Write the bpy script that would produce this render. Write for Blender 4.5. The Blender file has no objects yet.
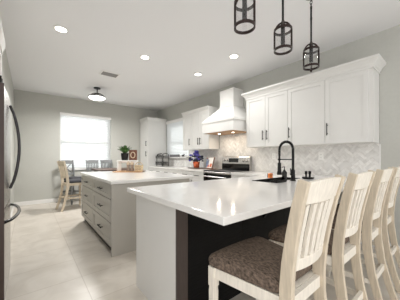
import bpy, bmesh, math, random
from mathutils import Vector, Matrix
random.seed(7)
scene = bpy.context.scene
COL = scene.collection

# ---------------------------------------------------------------- camera, sky, light, exposure
cam_data = bpy.data.cameras.new('camera')
cam_data.sensor_width = 36.0
cam_data.lens = 36.0 * 212.0 / 400.0
cam_data.shift_y = 7.0 / 400.0
cam_data.clip_start = 0.02
cam = bpy.data.objects.new('camera', cam_data)
cam.location = (0, 0, 1.2)
cam.rotation_euler = (math.radians(90), 0, math.radians(-39))
COL.objects.link(cam)
scene.camera = cam

world = bpy.data.worlds.new('daylight')
scene.world = world
world.use_nodes = True
wn = world.node_tree.nodes
wn['Background'].inputs[0].default_value = (1.0, 0.992, 0.98, 1)
wn['Background'].inputs[1].default_value = 1.4

scene.view_settings.view_transform = 'Standard'
scene.view_settings.look = 'None'
scene.view_settings.gamma = 1.0
scene.view_settings.use_curve_mapping = False
scene.view_settings.exposure = 0.39
scene.cycles.max_bounces = 10
scene.cycles.diffuse_bounces = 6
scene.cycles.transparent_max_bounces = 12
scene.cycles.caustics_reflective = False
scene.cycles.caustics_refractive = False

sun_data = bpy.data.lights.new('sun', 'SUN')
sun_data.energy = 9.0
sun_data.angle = math.radians(3)
sun_data.color = (1.0, .97, .93)
sun = bpy.data.objects.new('sun', sun_data)
sun.rotation_euler = (math.radians(-52), 0, math.radians(-38))     # low sun beyond the far and right windows
COL.objects.link(sun)

DOWNLIGHT_W = 7.5

# ---------------------------------------------------------------- materials
def lin(c):
    return tuple(((x / 255.0) / 12.92 if x / 255.0 <= 0.04045 else ((x / 255.0 + 0.055) / 1.055) ** 2.4) for x in c)

def mat(name, rgb, rough=0.5, metal=0.0, noise=0.0, nscale=8.0, stretch=(1, 1, 1), bump=0.0, emit=None, estr=0.0,
        spec=None, coords='Object'):
    m = bpy.data.materials.new(name)
    m.use_nodes = True
    nt = m.node_tree
    b = nt.nodes['Principled BSDF']
    c = lin(rgb)
    b.inputs['Base Color'].default_value = (*c, 1)
    b.inputs['Roughness'].default_value = rough
    b.inputs['Metallic'].default_value = metal
    if spec is not None:
        b.inputs['Specular IOR Level'].default_value = spec
    if noise > 0 or bump > 0:
        tc = nt.nodes.new('ShaderNodeTexCoord')
        mp = nt.nodes.new('ShaderNodeMapping')
        mp.inputs['Scale'].default_value = stretch
        nz = nt.nodes.new('ShaderNodeTexNoise')
        nz.inputs['Scale'].default_value = nscale
        nz.inputs['Detail'].default_value = 5
        nt.links.new(tc.outputs[coords], mp.inputs['Vector'])
        nt.links.new(mp.outputs['Vector'], nz.inputs['Vector'])
        if noise > 0:
            rp = nt.nodes.new('ShaderNodeValToRGB')
            rp.color_ramp.elements[0].position = 0.3
            rp.color_ramp.elements[1].position = 0.7
            rp.color_ramp.elements[0].color = (*[x * (1 - noise) for x in c], 1)
            rp.color_ramp.elements[1].color = (*[min(1, x * (1 + noise)) for x in c], 1)
            nt.links.new(nz.outputs['Fac'], rp.inputs['Fac'])
            nt.links.new(rp.outputs['Color'], b.inputs['Base Color'])
        if bump > 0:
            bp = nt.nodes.new('ShaderNodeBump')
            bp.inputs['Strength'].default_value = bump
            bp.inputs['Distance'].default_value = 0.004
            nt.links.new(nz.outputs['Fac'], bp.inputs['Height'])
            nt.links.new(bp.outputs['Normal'], b.inputs['Normal'])
    if emit:
        b.inputs['Emission Color'].default_value = (*lin(emit), 1)
        b.inputs['Emission Strength'].default_value = estr
    return m

def glass_mat(name, tint=(1, 1, 1), gloss=0.12):
    m = bpy.data.materials.new(name)
    m.use_nodes = True
    nt = m.node_tree
    out = nt.nodes['Material Output']
    nt.nodes.remove(nt.nodes['Principled BSDF'])
    t = nt.nodes.new('ShaderNodeBsdfTransparent')
    t.inputs[0].default_value = (*tint, 1)
    g = nt.nodes.new('ShaderNodeBsdfGlossy')
    g.inputs['Roughness'].default_value = 0.03
    mx = nt.nodes.new('ShaderNodeMixShader')
    mx.inputs[0].default_value = gloss
    nt.links.new(t.outputs[0], mx.inputs[1])
    nt.links.new(g.outputs[0], mx.inputs[2])
    nt.links.new(mx.outputs[0], out.inputs['Surface'])
    return m

def blind_mat(name):
    m = bpy.data.materials.new(name)
    m.use_nodes = True
    nt = m.node_tree
    out = nt.nodes['Material Output']
    nt.nodes.remove(nt.nodes['Principled BSDF'])
    d = nt.nodes.new('ShaderNodeBsdfDiffuse')
    d.inputs[0].default_value = (0.86, 0.87, 0.87, 1)
    t = nt.nodes.new('ShaderNodeBsdfTranslucent')
    t.inputs[0].default_value = (0.86, 0.88, 0.9, 1)
    mx = nt.nodes.new('ShaderNodeMixShader')
    mx.inputs[0].default_value = 0.30
    nt.links.new(d.outputs[0], mx.inputs[1])
    nt.links.new(t.outputs[0], mx.inputs[2])
    nt.links.new(mx.outputs[0], out.inputs['Surface'])
    return m

def floor_mat():
    m = bpy.data.materials.new('beige_floor_tile')
    m.use_nodes = True
    nt = m.node_tree
    b = nt.nodes['Principled BSDF']
    b.inputs['Roughness'].default_value = 0.32
    tc = nt.nodes.new('ShaderNodeTexCoord')
    mp = nt.nodes.new('ShaderNodeMapping')
    mp.inputs['Location'].default_value = (-0.418 + 0.61 * 6, -2.4 + 0.457 * 20, 0)
    br = nt.nodes.new('ShaderNodeTexBrick')
    br.offset = 0.0
    br.inputs['Scale'].default_value = 1.0
    br.inputs['Brick Width'].default_value = 0.61
    br.inputs['Row Height'].default_value = 0.457
    br.inputs['Mortar Size'].default_value = 0.0035
    br.inputs['Mortar Smooth'].default_value = 0.2
    br.inputs['Color1'].default_value = (*lin((214, 208, 199)), 1)
    br.inputs['Color2'].default_value = (*lin((207, 200, 190)), 1)
    br.inputs['Mortar'].default_value = (*lin((188, 179, 167)), 1)
    nz = nt.nodes.new('ShaderNodeTexNoise')
    nz.inputs['Scale'].default_value = 3.2
    nz.inputs['Detail'].default_value = 7
    nz.inputs['Distortion'].default_value = 1.2
    rp = nt.nodes.new('ShaderNodeValToRGB')
    rp.color_ramp.elements[0].position = 0.35
    rp.color_ramp.elements[1].position = 0.68
    rp.color_ramp.elements[0].color = (0.80, 0.78, 0.755, 1)
    rp.color_ramp.elements[1].color = (1, 1, 1, 1)
    mx = nt.nodes.new('ShaderNodeMix')
    mx.data_type = 'RGBA'
    mx.blend_type = 'MULTIPLY'
    mx.inputs[0].default_value = 0.75
    nt.links.new(tc.outputs['Object'], mp.inputs['Vector'])
    nt.links.new(mp.outputs['Vector'], br.inputs['Vector'])
    nt.links.new(tc.outputs['Object'], nz.inputs['Vector'])
    nt.links.new(nz.outputs['Fac'], rp.inputs['Fac'])
    nt.links.new(br.outputs['Color'], mx.inputs[6])
    nt.links.new(rp.outputs['Color'], mx.inputs[7])
    nt.links.new(mx.outputs[2], b.inputs['Base Color'])
    return m

def tile_attr_mat():
    m = bpy.data.materials.new('marble_herringbone_tile')
    m.use_nodes = True
    nt = m.node_tree
    b = nt.nodes['Principled BSDF']
    b.inputs['Roughness'].default_value = 0.3
    at = nt.nodes.new('ShaderNodeAttribute')
    at.attribute_name = 'tile'
    nz = nt.nodes.new('ShaderNodeTexNoise')
    nz.inputs['Scale'].default_value = 9
    nz.inputs['Detail'].default_value = 6
    nz.inputs['Distortion'].default_value = 1.5
    tc = nt.nodes.new('ShaderNodeTexCoord')
    rp = nt.nodes.new('ShaderNodeValToRGB')
    rp.color_ramp.elements[0].position = 0.36
    rp.color_ramp.elements[1].position = 0.55
    rp.color_ramp.elements[0].color = (0.86, 0.85, 0.84, 1)
    rp.color_ramp.elements[1].color = (1, 1, 1, 1)
    mx = nt.nodes.new('ShaderNodeMix')
    mx.data_type = 'RGBA'
    mx.blend_type = 'MULTIPLY'
    mx.inputs[0].default_value = 0.8
    nt.links.new(tc.outputs['Object'], nz.inputs['Vector'])
    nt.links.new(nz.outputs['Fac'], rp.inputs['Fac'])
    nt.links.new(at.outputs['Color'], mx.inputs[6])
    nt.links.new(rp.outputs['Color'], mx.inputs[7])
    nt.links.new(mx.outputs[2], b.inputs['Base Color'])
    return m

M = dict(
    wall=mat('greige_wall_paint', (187, 187, 181), 0.7, noise=0.02, nscale=30),
    ceiling=mat('white_ceiling_paint', (232, 232, 233), 0.85, bump=0.05, nscale=90),
    trim=mat('white_trim_paint', (232, 231, 229), 0.45, noise=0.01),
    cab=mat('white_cabinet_paint', (218, 217, 214), 0.38, noise=0.01, nscale=5),
    cab_grey=mat('greige_island_paint', (174, 170, 162), 0.42, noise=0.02, nscale=5),
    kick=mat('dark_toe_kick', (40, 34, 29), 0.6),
    quartz=mat('white_quartz', (230, 228, 225), 0.11, noise=0.02, nscale=4),
    black_paint=mat('black_panel_paint', (9, 9, 10), 0.4, spec=0.2, noise=0.5, nscale=22, stretch=(.5, 1, 3.5), bump=0.5),
    taupe=mat('shaded_white_trim', (72, 62, 57), 0.5, noise=0.12, nscale=20, stretch=(4, 4, 0.5)),  # white panel edge in shade; the dark tone is painted in
    black=mat('black_metal', (14, 13, 13), 0.4, metal=0.0, spec=0.3),
    bronze=mat('dark_bronze', (40, 23, 19), 0.4, metal=0.25, noise=0.2, nscale=30),
    steel=mat('brushed_steel', (200, 197, 194), 0.27, metal=0.95, noise=0.05, nscale=20, stretch=(1, 1, 0.05)),
    steel_dark=mat('dark_steel', (70, 68, 70), 0.2, metal=1.0),
    fridge_side=mat('brown_grey_fridge_side', (62, 48, 43), 0.35, metal=0.3),
    black_glass=mat('black_glass', (10, 10, 11), 0.06),
    cooktop=mat('matte_black_cooktop', (12, 12, 13), 0.35, spec=0.15),
    grey_plastic=mat('grey_plastic', (110, 110, 112), 0.5),
    screen=mat('dark_display', (30, 34, 38), 0.15),
    wood=mat('whitewashed_wood', (226, 219, 207), 0.5, noise=0.09, nscale=14, stretch=(6, 6, 0.7)),
    wood_post=mat('tan_shaded_wood', (202, 189, 169), 0.5, noise=0.12, nscale=14, stretch=(6, 6, 0.7)),  # darker copy of the stool wood; shade of post sides put into the colour
    wood_dark=mat('dark_brown_wood', (72, 50, 38), 0.4, noise=0.25, nscale=12, stretch=(1, 6, 1)),
    chair_grey=mat('slate_grey_paint', (122, 124, 124), 0.5, noise=0.06),
    tweed=mat('brown_tweed', (98, 84, 73), 0.95, noise=0.75, nscale=70, stretch=(2.6, .8, 1), bump=0.4),
    cushion_grey=mat('slate_cushion', (56, 56, 60), 0.9, noise=0.15, nscale=80),
    glass=glass_mat('clear_glass', (0.975, 0.975, 0.975), 0.05),
    pane=glass_mat('window_glass', (0.96, 0.98, 0.98), 0.08),
    blind=blind_mat('white_blind_slats'),
    lamp=mat('lamp_lens', (255, 252, 245), 0.5, emit=(255, 250, 240), estr=6.0),
    bowl=mat('opal_glass_bowl', (250, 248, 242), 0.4, emit=(255, 250, 242), estr=5.0),
    tray_wood=mat('honey_wood', (190, 148, 108), 0.5, noise=0.15, nscale=10, stretch=(1, 8, 1)),
    pale_wood=mat('pale_wood', (196, 178, 154), 0.6, noise=0.12, nscale=18),
    grey_wood=mat('grey_brown_wood', (140, 122, 108), 0.6, noise=0.15, nscale=25),
    basket=mat('wicker', (202, 182, 148), 0.8, noise=0.35, nscale=60, bump=0.5),
    leaf=mat('green_leaf', (62, 98, 44), 0.5, noise=0.3, nscale=20),
    soil=mat('soil', (50, 36, 28), 0.9),
    copper=mat('copper', (214, 112, 78), 0.25, metal=0.7),
    blue_flower=mat('violet_blue_petals', (84, 78, 160), 0.7, noise=0.25, nscale=40),
    navy_leaf=mat('navy_leaf', (30, 36, 58), 0.6),
    sponge=mat('orange_sponge', (226, 132, 70), 0.8, noise=0.1, nscale=60),
    sign_brown=mat('brown_sign_wood', (104, 64, 46), 0.6, noise=0.15, nscale=14),
    paper=mat('printed_paper', (240, 236, 230), 0.6),
    print_orange=mat('orange_print', (216, 120, 78), 0.6, noise=0.2, nscale=40),
    print_blue=mat('blue_print', (110, 130, 170), 0.6, noise=0.2, nscale=40),
    bottle=mat('pale_blue_glass', (150, 170, 200), 0.15),
    grout=mat('pale_grout', (212, 209, 204), 0.8),
    vent=mat('vent_metal', (140, 138, 136), 0.5),
    plate=mat('outlet_plastic', (246, 245, 242), 0.35),
    slot=mat('outlet_slots', (90, 88, 86), 0.5),
)
M['floor'] = floor_mat()
M['tile'] = tile_attr_mat()

# ---------------------------------------------------------------- helpers
class MB:
    def __init__(self):
        self.bm = bmesh.new()
    def box(self, x0, y0, z0, x1, y1, z1, bevel=0.0, seg=2):
        r = bmesh.ops.create_cube(self.bm, size=1.0)
        vs = r['verts']
        for v in vs:
            v.co = Vector(((x0 + x1) / 2 + v.co.x * (x1 - x0), (y0 + y1) / 2 + v.co.y * (y1 - y0), (z0 + z1) / 2 + v.co.z * (z1 - z0)))
        if bevel > 0:
            es = list({e for v in vs for e in v.link_edges})
            bmesh.ops.bevel(self.bm, geom=es, offset=bevel, segments=seg, profile=0.5, affect='EDGES')
        return self
    def bar(self, p0, p1, w, h, up=(0, 0, 1)):
        p0, p1 = Vector(p0), Vector(p1)
        d = (p1 - p0).normalized()
        s = d.cross(Vector(up))
        if s.length < 1e-5:
            s = d.cross(Vector((0, 1, 0)))
        s.normalize()
        u = s.cross(d).normalized()
        vs = []
        for p in (p0, p1):
            for a, b in ((-1, -1), (1, -1), (1, 1), (-1, 1)):
                vs.append(self.bm.verts.new(p + s * a * w / 2 + u * b * h / 2))
        f = self.bm.faces.new
        f(vs[0:4]); f(vs[7:3:-1])
        for i in range(4):
            j = (i + 1) % 4
            f((vs[i], vs[i + 4], vs[j + 4], vs[j]))
        return self
    def sweep(self, path, wx, wn):
        """rectangular section along a path in a YZ-like plane; wx along X, wn across the path"""
        n = len(path)
        rings = []
        for i, p in enumerate(path):
            a = Vector(path[max(0, i - 1)]); b = Vector(path[min(n - 1, i + 1)])
            t = (b - a).normalized()
            nn = t.cross(Vector((1, 0, 0))).normalized()
            q = Vector(p)
            ww = wn[i] if isinstance(wn, (list, tuple)) else wn
            rings.append([self.bm.verts.new(q + Vector((sx * wx / 2, 0, 0)) + nn * sn * ww / 2) for sx, sn in ((-1, -1), (1, -1), (1, 1), (-1, 1))])
        for a, b in zip(rings, rings[1:]):
            for i in range(4):
                j = (i + 1) % 4
                self.bm.faces.new((a[i], a[j], b[j], b[i]))
        self.bm.faces.new(rings[0][::-1]); self.bm.faces.new(rings[-1])
        return self
    def tube(self, path, r, n=10, closed=False):
        pts = [Vector(p) for p in path]
        m = len(pts)
        rings = []
        prev = None
        for i in range(m):
            a = pts[(i - 1) % m] if closed else pts[max(0, i - 1)]
            b = pts[(i + 1) % m] if closed else pts[min(m - 1, i + 1)]
            t = (b - a).normalized()
            if prev is None:
                s = t.cross(Vector((0, 0, 1)))
                if s.length < 1e-4:
                    s = t.cross(Vector((0, 1, 0)))
            else:
                s = prev - t * prev.dot(t)
            s.normalize(); prev = s
            u = t.cross(s)
            rr = r[i] if isinstance(r, (list, tuple)) else r
            rings.append([self.bm.verts.new(pts[i] + (s * math.cos(k * 2 * math.pi / n) + u * math.sin(k * 2 * math.pi / n)) * rr) for k in range(n)])
        pairs = list(zip(rings, rings[1:]))
        if closed:
            pairs.append((rings[-1], rings[0]))
        for a, b in pairs:
            for k in range(n):
                l = (k + 1) % n
                self.bm.faces.new((a[k], a[l], b[l], b[k]))
        if not closed:
            self.bm.faces.new(rings[0][::-1]); self.bm.faces.new(rings[-1])
        return self
    def lathe(self, prof, c=(0, 0, 0), n=28, axis='z', cap=True):
        rings = []
        for r, z in prof:
            ring = []
            for k in range(n):
                a = 2 * math.pi * k / n
                x, y, w = r * math.cos(a), r * math.sin(a), z
                if axis == 'x':
                    x, y, w = z, r * math.cos(a), r * math.sin(a)
                elif axis == 'y':
                    x, y, w = r * math.cos(a), z, r * math.sin(a)
                ring.append(self.bm.verts.new((c[0] + x, c[1] + y, c[2] + w)))
            rings.append(ring)
        for a, b in zip(rings, rings[1:]):
            for k in range(n):
                l = (k + 1) % n
                self.bm.faces.new((a[k], a[l], b[l], b[k]))
        if cap:
            self.bm.faces.new(rings[0][::-1]); self.bm.faces.new(rings[-1])
        return self
    def loft(self, rings_co, cap=True):
        rings = [[self.bm.verts.new(p) for p in r] for r in rings_co]
        n = len(rings[0])
        for a, b in zip(rings, rings[1:]):
            for k in range(n):
                l = (k + 1) % n
                self.bm.faces.new((a[k], a[l], b[l], b[k]))
        if cap:
            self.bm.faces.new(rings[0][::-1]); self.bm.faces.new(rings[-1])
        return self
    def cells(self, xs, ys, filled, z0, z1):
        V = {}
        def v(i, j, k):
            if (i, j, k) not in V:
                V[(i, j, k)] = self.bm.verts.new((xs[i], ys[j], (z0, z1)[k]))
            return V[(i, j, k)]
        nx, ny = len(xs) - 1, len(ys) - 1
        on = lambda i, j: 0 <= i < nx and 0 <= j < ny and filled(i, j)
        f = self.bm.faces.new
        for i in range(nx):
            for j in range(ny):
                if not on(i, j):
                    continue
                f((v(i, j, 1), v(i + 1, j, 1), v(i + 1, j + 1, 1), v(i, j + 1, 1)))
                f((v(i, j, 0), v(i, j + 1, 0), v(i + 1, j + 1, 0), v(i + 1, j, 0)))
                if not on(i, j - 1): f((v(i, j, 0), v(i + 1, j, 0), v(i + 1, j, 1), v(i, j, 1)))
                if not on(i, j + 1): f((v(i + 1, j + 1, 0), v(i, j + 1, 0), v(i, j + 1, 1), v(i + 1, j + 1, 1)))
                if not on(i - 1, j): f((v(i, j + 1, 0), v(i, j, 0), v(i, j, 1), v(i, j + 1, 1)))
                if not on(i + 1, j): f((v(i + 1, j, 0), v(i + 1, j + 1, 0), v(i + 1, j + 1, 1), v(i + 1, j, 1)))
        return self
    def build(self, name, material, parent=None, smooth=False, loc=None, bevel=0.0):
        bmesh.ops.recalc_face_normals(self.bm, faces=self.bm.faces[:])
        me = bpy.data.meshes.new(name)
        self.bm.to_mesh(me); self.bm.free()
        if smooth:
            for p in me.polygons:
                p.use_smooth = True
        me.materials.append(material)
        o = bpy.data.objects.new(name, me)
        COL.objects.link(o)
        if smooth:
            es = o.modifiers.new('edges', 'EDGE_SPLIT')
            es.split_angle = math.radians(40)
        if bevel > 0:
            bv = o.modifiers.new('bevel', 'BEVEL')
            bv.width = bevel; bv.segments = 2; bv.limit_method = 'ANGLE'
        if parent:
            o.parent = parent
        if loc:
            o.location = loc
        return o

def tag(o, label, cat, group=None):
    o['label'] = label; o['category'] = cat
    if group: o['group'] = group
    return o

def thing(name, label, cat, loc=(0, 0, 0), rz=0.0, group=None):
    o = bpy.data.objects.new(name, None)
    o.empty_display_size = 0.1
    COL.objects.link(o)
    o.location = loc; o.rotation_euler = (0, 0, rz)
    return tag(o, label, cat, group)

def struct(name, mb, material, parent=None, **k):
    o = mb.build(name, material, parent, **k)
    o['kind'] = 'structure'
    return o

def dup(root, loc, rz=None, label=None):
    r = root.copy(); COL.objects.link(r); r.location = loc
    if rz is not None: r.rotation_euler = (0, 0, rz)
    if label: r['label'] = label
    for ch in list(root.children):
        c = ch.copy(); COL.objects.link(c); c.parent = r
        for g in list(ch.children):
            d = g.copy(); COL.objects.link(d); d.parent = c
    return r

# ---------------------------------------------------------------- room shell
H = 2.84
XR, YF, XL = 3.58, 6.83, -0.27
struct('floor', MB().box(-1.2, -2.0, -0.08, XR + 0.15, YF + 0.15, 0), M['floor'])
struct('ceiling', MB().box(-1.2, -1.0, H, XR + 0.15, YF + 0.15, H + 0.1), M['ceiling'])

W1 = (0.665, 1.988, 0.86, 2.41)          # far window: x0, x1, z0, z1
W2 = (4.95, 6.10, 1.20, 2.32)            # right window: y0, y1, z0, z1
mb = MB()
mb.box(XL - 0.12, YF, 0, W1[0], YF + 0.13, H).box(W1[1], YF, 0, XR + 0.13, YF + 0.13, H)
mb.box(W1[0], YF, 0, W1[1], YF + 0.13, W1[2]).box(W1[0], YF, W1[3], W1[1], YF + 0.13, H)
struct('wall_far', mb, M['wall'])
mb = MB()
mb.box(XR, -2.6, 0, XR + 0.13, W2[0], H).box(XR, W2[1], 0, XR + 0.13, YF, H)
mb.box(XR, W2[0], 0, XR + 0.13, W2[1], W2[2]).box(XR, W2[0], W2[3], XR + 0.13, W2[1], H)
struct('wall_right', mb, M['wall'])
struct('wall_left', MB().box(XL - 0.12, 3.10, 0, XL, YF, H), M['wall'])
struct('wall_alcove', MB().box(-1.08, .9, 0, -0.98, 3.12, H), M['wall'])
struct('wall_return', MB().box(-1.08, 3.12, 0, XL - 0.12, 3.22, H), M['wall'])
struct('wall_header', MB().box(-0.98, 1.3, 2.43, XL, 3.10, H), M['wall'])
struct('baseboard_far', MB().box(XL, YF - 0.016, 0, 2.9, YF, 0.10, 0.004), M['trim'])
struct('baseboard_left', MB().box(XL, 3.10, 0, XL + 0.016, YF - 0.016, 0.10, 0.004), M['trim'])
struct('baseboard_right', MB().box(XR - 0.016, -2.6, 0, XR, 1.0, 0.10, 0.004), M['trim'])

def window(name, horiz, W):
    """double hung window in its opening; horiz='x' lies along x in the far wall, 'y' in the right wall"""
    a0, a1, z0, z1 = W
    def bx(m, p0, q0, r0, p1, q1, r1):
        if horiz == 'x': m.box(p0, YF + q0, r0, p1, YF + q1, r1)
        else: m.box(XR + q0, p0, r0, XR + q1, p1, r1)
        return m
    m = MB(); t = 0.05
    bx(m, a0, .07, z0, a0 + t, .12, z1); bx(m, a1 - t, .07, z0, a1, .12, z1)
    bx(m, a0, .07, z0, a1, .12, z0 + t); bx(m, a0, .07, z1 - t, a1, .12, z1)
    zm = (z0 + z1) / 2 - 0.02
    bx(m, a0, .075, zm, a1, .115, zm + 0.045)
    o = struct(name, m, M['trim'])
    g = MB(); bx(g, a0 + t, .092, z0 + t, a1 - t, .096, z1 - t)
    g.build('pane', M['pane'], o)
    return o
w1 = window('window_1', 'x', W1)
struct('window_sill', MB().box(W1[0] - .04, YF - .035, W1[2] - .03, W1[1] + .04, YF + .07, W1[2], .005), M['trim'], w1)
w2 = window('window_2', 'y', W2)
struct('window_sill', MB().box(XR - .125, W2[0] - .04, W2[2] - .03, XR + .07, W2[1] + .04, W2[2], .005), M['trim'], w2)

# blinds
b = thing('window_blind', 'wide white slatted blind closed over the window of the far wall', 'blind', (W1[0], YF, W1[2]))
w = W1[1] - W1[0]; hh = W1[3] - W1[2]
MB().box(-.004, -.02, hh - .07, w + .004, .045, hh - .001, .006).build('headrail', M['trim'], b)
m = MB(); n = 30
for i in range(n):
    z = 0.045 + i * (hh - .12) / (n - 1)
    m.bar((.012, .030, z), (w - .012, .030, z), .052, .0035, (0, math.cos(math.radians(62)) , math.sin(math.radians(28))))
o = m.build('slats', M['blind'], b)
m = MB()
for x in (.18, w / 2, w - .18):
    m.box(x - .004, -.002, .02, x + .004, .001, hh - .06)
m.build('ladder_tape', M['trim'], b)
MB().box(.008, .01, .008, w - .008, .045, .03, .004).build('bottom_rail', M['trim'], b)

b = thing('window_blind', 'narrow white slatted blind beside the tall corner cabinet', 'blind', (XR, W2[0], W2[2]))
w = W2[1] - W2[0]; hh = W2[3] - W2[2]
MB().box(-.06, -.03, hh - .05, -.001, w + .03, hh + .04, .006).build('headrail', M['trim'], b)
m = MB(); n = 24
for i in range(n):
    z = 0.05 + i * (hh - .11) / (n - 1)
    m.bar((-.030, -.02, z), (-.030, w + .02, z), .050, .0035, (math.cos(math.radians(70)), 0, math.sin(math.radians(20))))
m.build('slats', M['blind'], b)
MB().box(-.045, -.02, .004, -.012, w + .02, .026, .004).build('bottom_rail', M['trim'], b)

# ---------------------------------------------------------------- herringbone backsplash (real tiles, clipped to their panel)
def clip_poly(poly, y0, y1, z0, z1):
    def cut(ps, ins, inter):
        out = []
        for i in range(len(ps)):
            a, b_ = ps[i - 1], ps[i]
            if ins(b_):
                if not ins(a): out.append(inter(a, b_))
                out.append(b_)
            elif ins(a): out.append(inter(a, b_))
        return out
    def li(k, c):
        return lambda a, b_: tuple(a[q] + (b_[q] - a[q]) * (c - a[k]) / (b_[k] - a[k]) for q in range(2))
    for k, c, s in ((0, y0, 1), (0, y1, -1), (1, z0, 1), (1, z1, -1)):
        if not poly: return poly
        poly = cut(poly, (lambda p, k=k, c=c, s=s: (p[k] - c) * s >= 0), li(k, c))
    return poly

def backsplash(name, regions, base_x):
    bm = bmesh.new()
    cl = bm.loops.layers.float_color.new('tile')
    L, Wd, g = 0.117, 0.039, 0.0018
    for (y0, y1, z0, z1) in regions:
        vs = [bm.verts.new((base_x + .004, y, z)) for y, z in ((y0, z0), (y1, z0), (y1, z1), (y0, z1))]
        fc = bm.faces.new(vs)
        gc = lin((214, 212, 208))
        for l in fc.loops: l[cl] = (*gc, 1)
        s2 = math.sqrt(.5)
        rng = random.Random(3)
        for i in range(-130, 230):
            for j in range(-20, 95):
                # herringbone unit: rows step by W along both axes, columns repeat every 2L
                for kind in (0, 1):
                    if kind == 0:
                        px, py, dx, dy = i * Wd + j * L, i * Wd - j * L, L, Wd
                    else:
                        px, py, dx, dy = i * Wd + j * L, i * Wd - j * L + Wd, Wd, L
                    col = rng.random()
                    rc = [(px + g / 2, py + g / 2), (px + dx - g / 2, py + g / 2), (px + dx - g / 2, py + dy - g / 2), (px + g / 2, py + dy - g / 2)]
                    q = [((a - b_) * s2 + 1.0, (a + b_) * s2 + 0.5) for a, b_ in rc]
                    if max(p[0] for p in q) < y0 or min(p[0] for p in q) > y1 or max(p[1] for p in q) < z0 or min(p[1] for p in q) > z1:
                        continue
                    q = clip_poly(q, y0, y1, z0, z1)
                    if len(q) < 3: continue
                    try:
                        fc = bm.faces.new([bm.verts.new((base_x, y, z)) for y, z in q])
                    except ValueError:
                        continue
                    k = 231 + 20 * (col - .5)
                    cc = lin((k, k - 1.5, k - 4))
                    for l in fc.loops: l[cl] = (*cc, 1)
    for f_ in bm.faces:
        if f_.normal.x > 0: f_.normal_flip()
    me = bpy.data.meshes.new(name)
    bm.to_mesh(me); bm.free()
    me.materials.append(M['tile'])
    o = bpy.data.objects.new(name, me)
    COL.objects.link(o)
    o['kind'] = 'structure'
    return o
backsplash('backsplash', [(.68, 2.64, .914, 1.385), (2.64, 3.66, .914, 1.80), (3.66, 4.9, .914, 1.385), (4.9, 6.2, .914, 1.165)], XR - .010)
struct('trim_1', MB().box(XR - .012, .668, .914, XR, .68, 1.37), M['trim'])

# ---------------------------------------------------------------- cabinet pieces (front faces -x when s=-1, +x when s=+1)
def shaker(y0, y1, z0, z1, xf, s=-1, rail=.058, t=.02, rec=.009, gap=.0025):
    """shaker front: four rails round a sunk panel; xf is the carcass face it sits on"""
    y0 += gap; y1 -= gap; z0 += gap; z1 -= gap
    m = MB()
    X = lambda a: xf + s * a
    def bx(ya, za, yb, zb, tt):
        m.box(min(X(0), X(tt)), ya, za, max(X(0), X(tt)), yb, zb)
    r2 = min(rail, (z1 - z0) * .28)
    bx(y0, z0, y0 + rail, z1, t); bx(y1 - rail, z0, y1, z1, t)
    bx(y0 + rail, z0, y1 - rail, z0 + r2, t); bx(y0 + rail, z1 - r2, y1 - rail, z1, t)
    bx(y0 + rail, z0 + r2, y1 - rail, z1 - r2, t - rec)
    return m

def pull(yc, zc, xf, s=-1, length=.17, vert=True, r=.007, stand=.03):
    m = MB()
    x = xf + s * stand
    h = length / 2
    if vert:
        m.tube([(x, yc, zc - h), (x, yc, zc + h)], r, 8)
        for z in (zc - h * .7, zc + h * .7): m.tube([(xf, yc, z), (x, yc, z)], r * .8, 8)
    else:
        m.tube([(x, yc - h, zc), (x, yc + h, zc)], r, 8)
        for y in (yc - h * .7, yc + h * .7): m.tube([(xf, y, zc), (x, y, zc)], r * .8, 8)
    return m

WALLGRP = 'white wall cabinets along the range wall'
def wall_cabinet(label, y0, y1, doors, handles, xfront=3.27, z0=1.385, z1=2.29):
    t = thing('wall_cabinet', label, 'cabinet', (0, y0, z0), 0, WALLGRP)
    w_ = y1 - y0
    MB().box(xfront, .001, 0, XR - .012, w_ - .001, z1 - z0).build('carcass', M['cab'], t)
    for (a, b_), hy in zip(doors, handles):
        d = shaker(a - y0, b_ - y0, 0, z1 - z0, xfront - .001).build('door', M['cab'], t)
        pull(hy - y0, .20, xfront - .021).build('handle', M['black'], d, smooth=True)
    return t

wall_cabinet('double-door white wall cabinet just right of the range hood', 1.77, 2.60, [(1.77, 2.185), (2.185, 2.60)], [2.145, 2.225])
wall_cabinet('single-door white wall cabinet, middle one of the three above the sink', 1.215, 1.77, [(1.215, 1.77)], [1.735])
wall_cabinet('single-door white wall cabinet at the end near the bar stools', .68, 1.215, [(.72, 1.215)], [1.18])
wall_cabinet('double-door white wall cabinet just left of the range hood', 3.68, 4.39, [(3.68, 4.035), (4.035, 4.39)], [3.995, 4.075])
wall_cabinet('narrow single-door white wall cabinet next to the blind', 4.39, 4.75, [(4.39, 4.75)], [4.43])

def crown(name, y0, y1, x_face, z0, z1, proj, ends, s=-1, x_back=XR - .012):
    """stepped, coved crown that wraps the front and the free ends"""
    prof = [(0.0, 0.0), (.010, 0.0), (.010, .025), (.016, .030), (.028, .055), (.050, .080), (.062, .090), (.062, .115), (0.0, .115)]
    sc_z = (z1 - z0) / .115; sc_x = proj / .062
    rings = []
    for px_, pz in prof:
        o_ = px_ * sc_x; z = z0 + pz * sc_z
        ya = y0 - (o_ if ends[0] else 0); yb = y1 + (o_ if ends[1] else 0)
        xf = x_face + s * o_
        rings.append([(x_back, ya, z), (xf, ya, z), (xf, yb, z), (x_back, yb, z)])
    return struct(name, MB().loft(rings), M['cab'])
crown('trim_2', .68, 2.60, 3.25, 2.285, 2.41, .072, (True, True))
crown('trim_3', 3.68, 4.75, 3.25, 2.285, 2.385, .050, (False, False))

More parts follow.
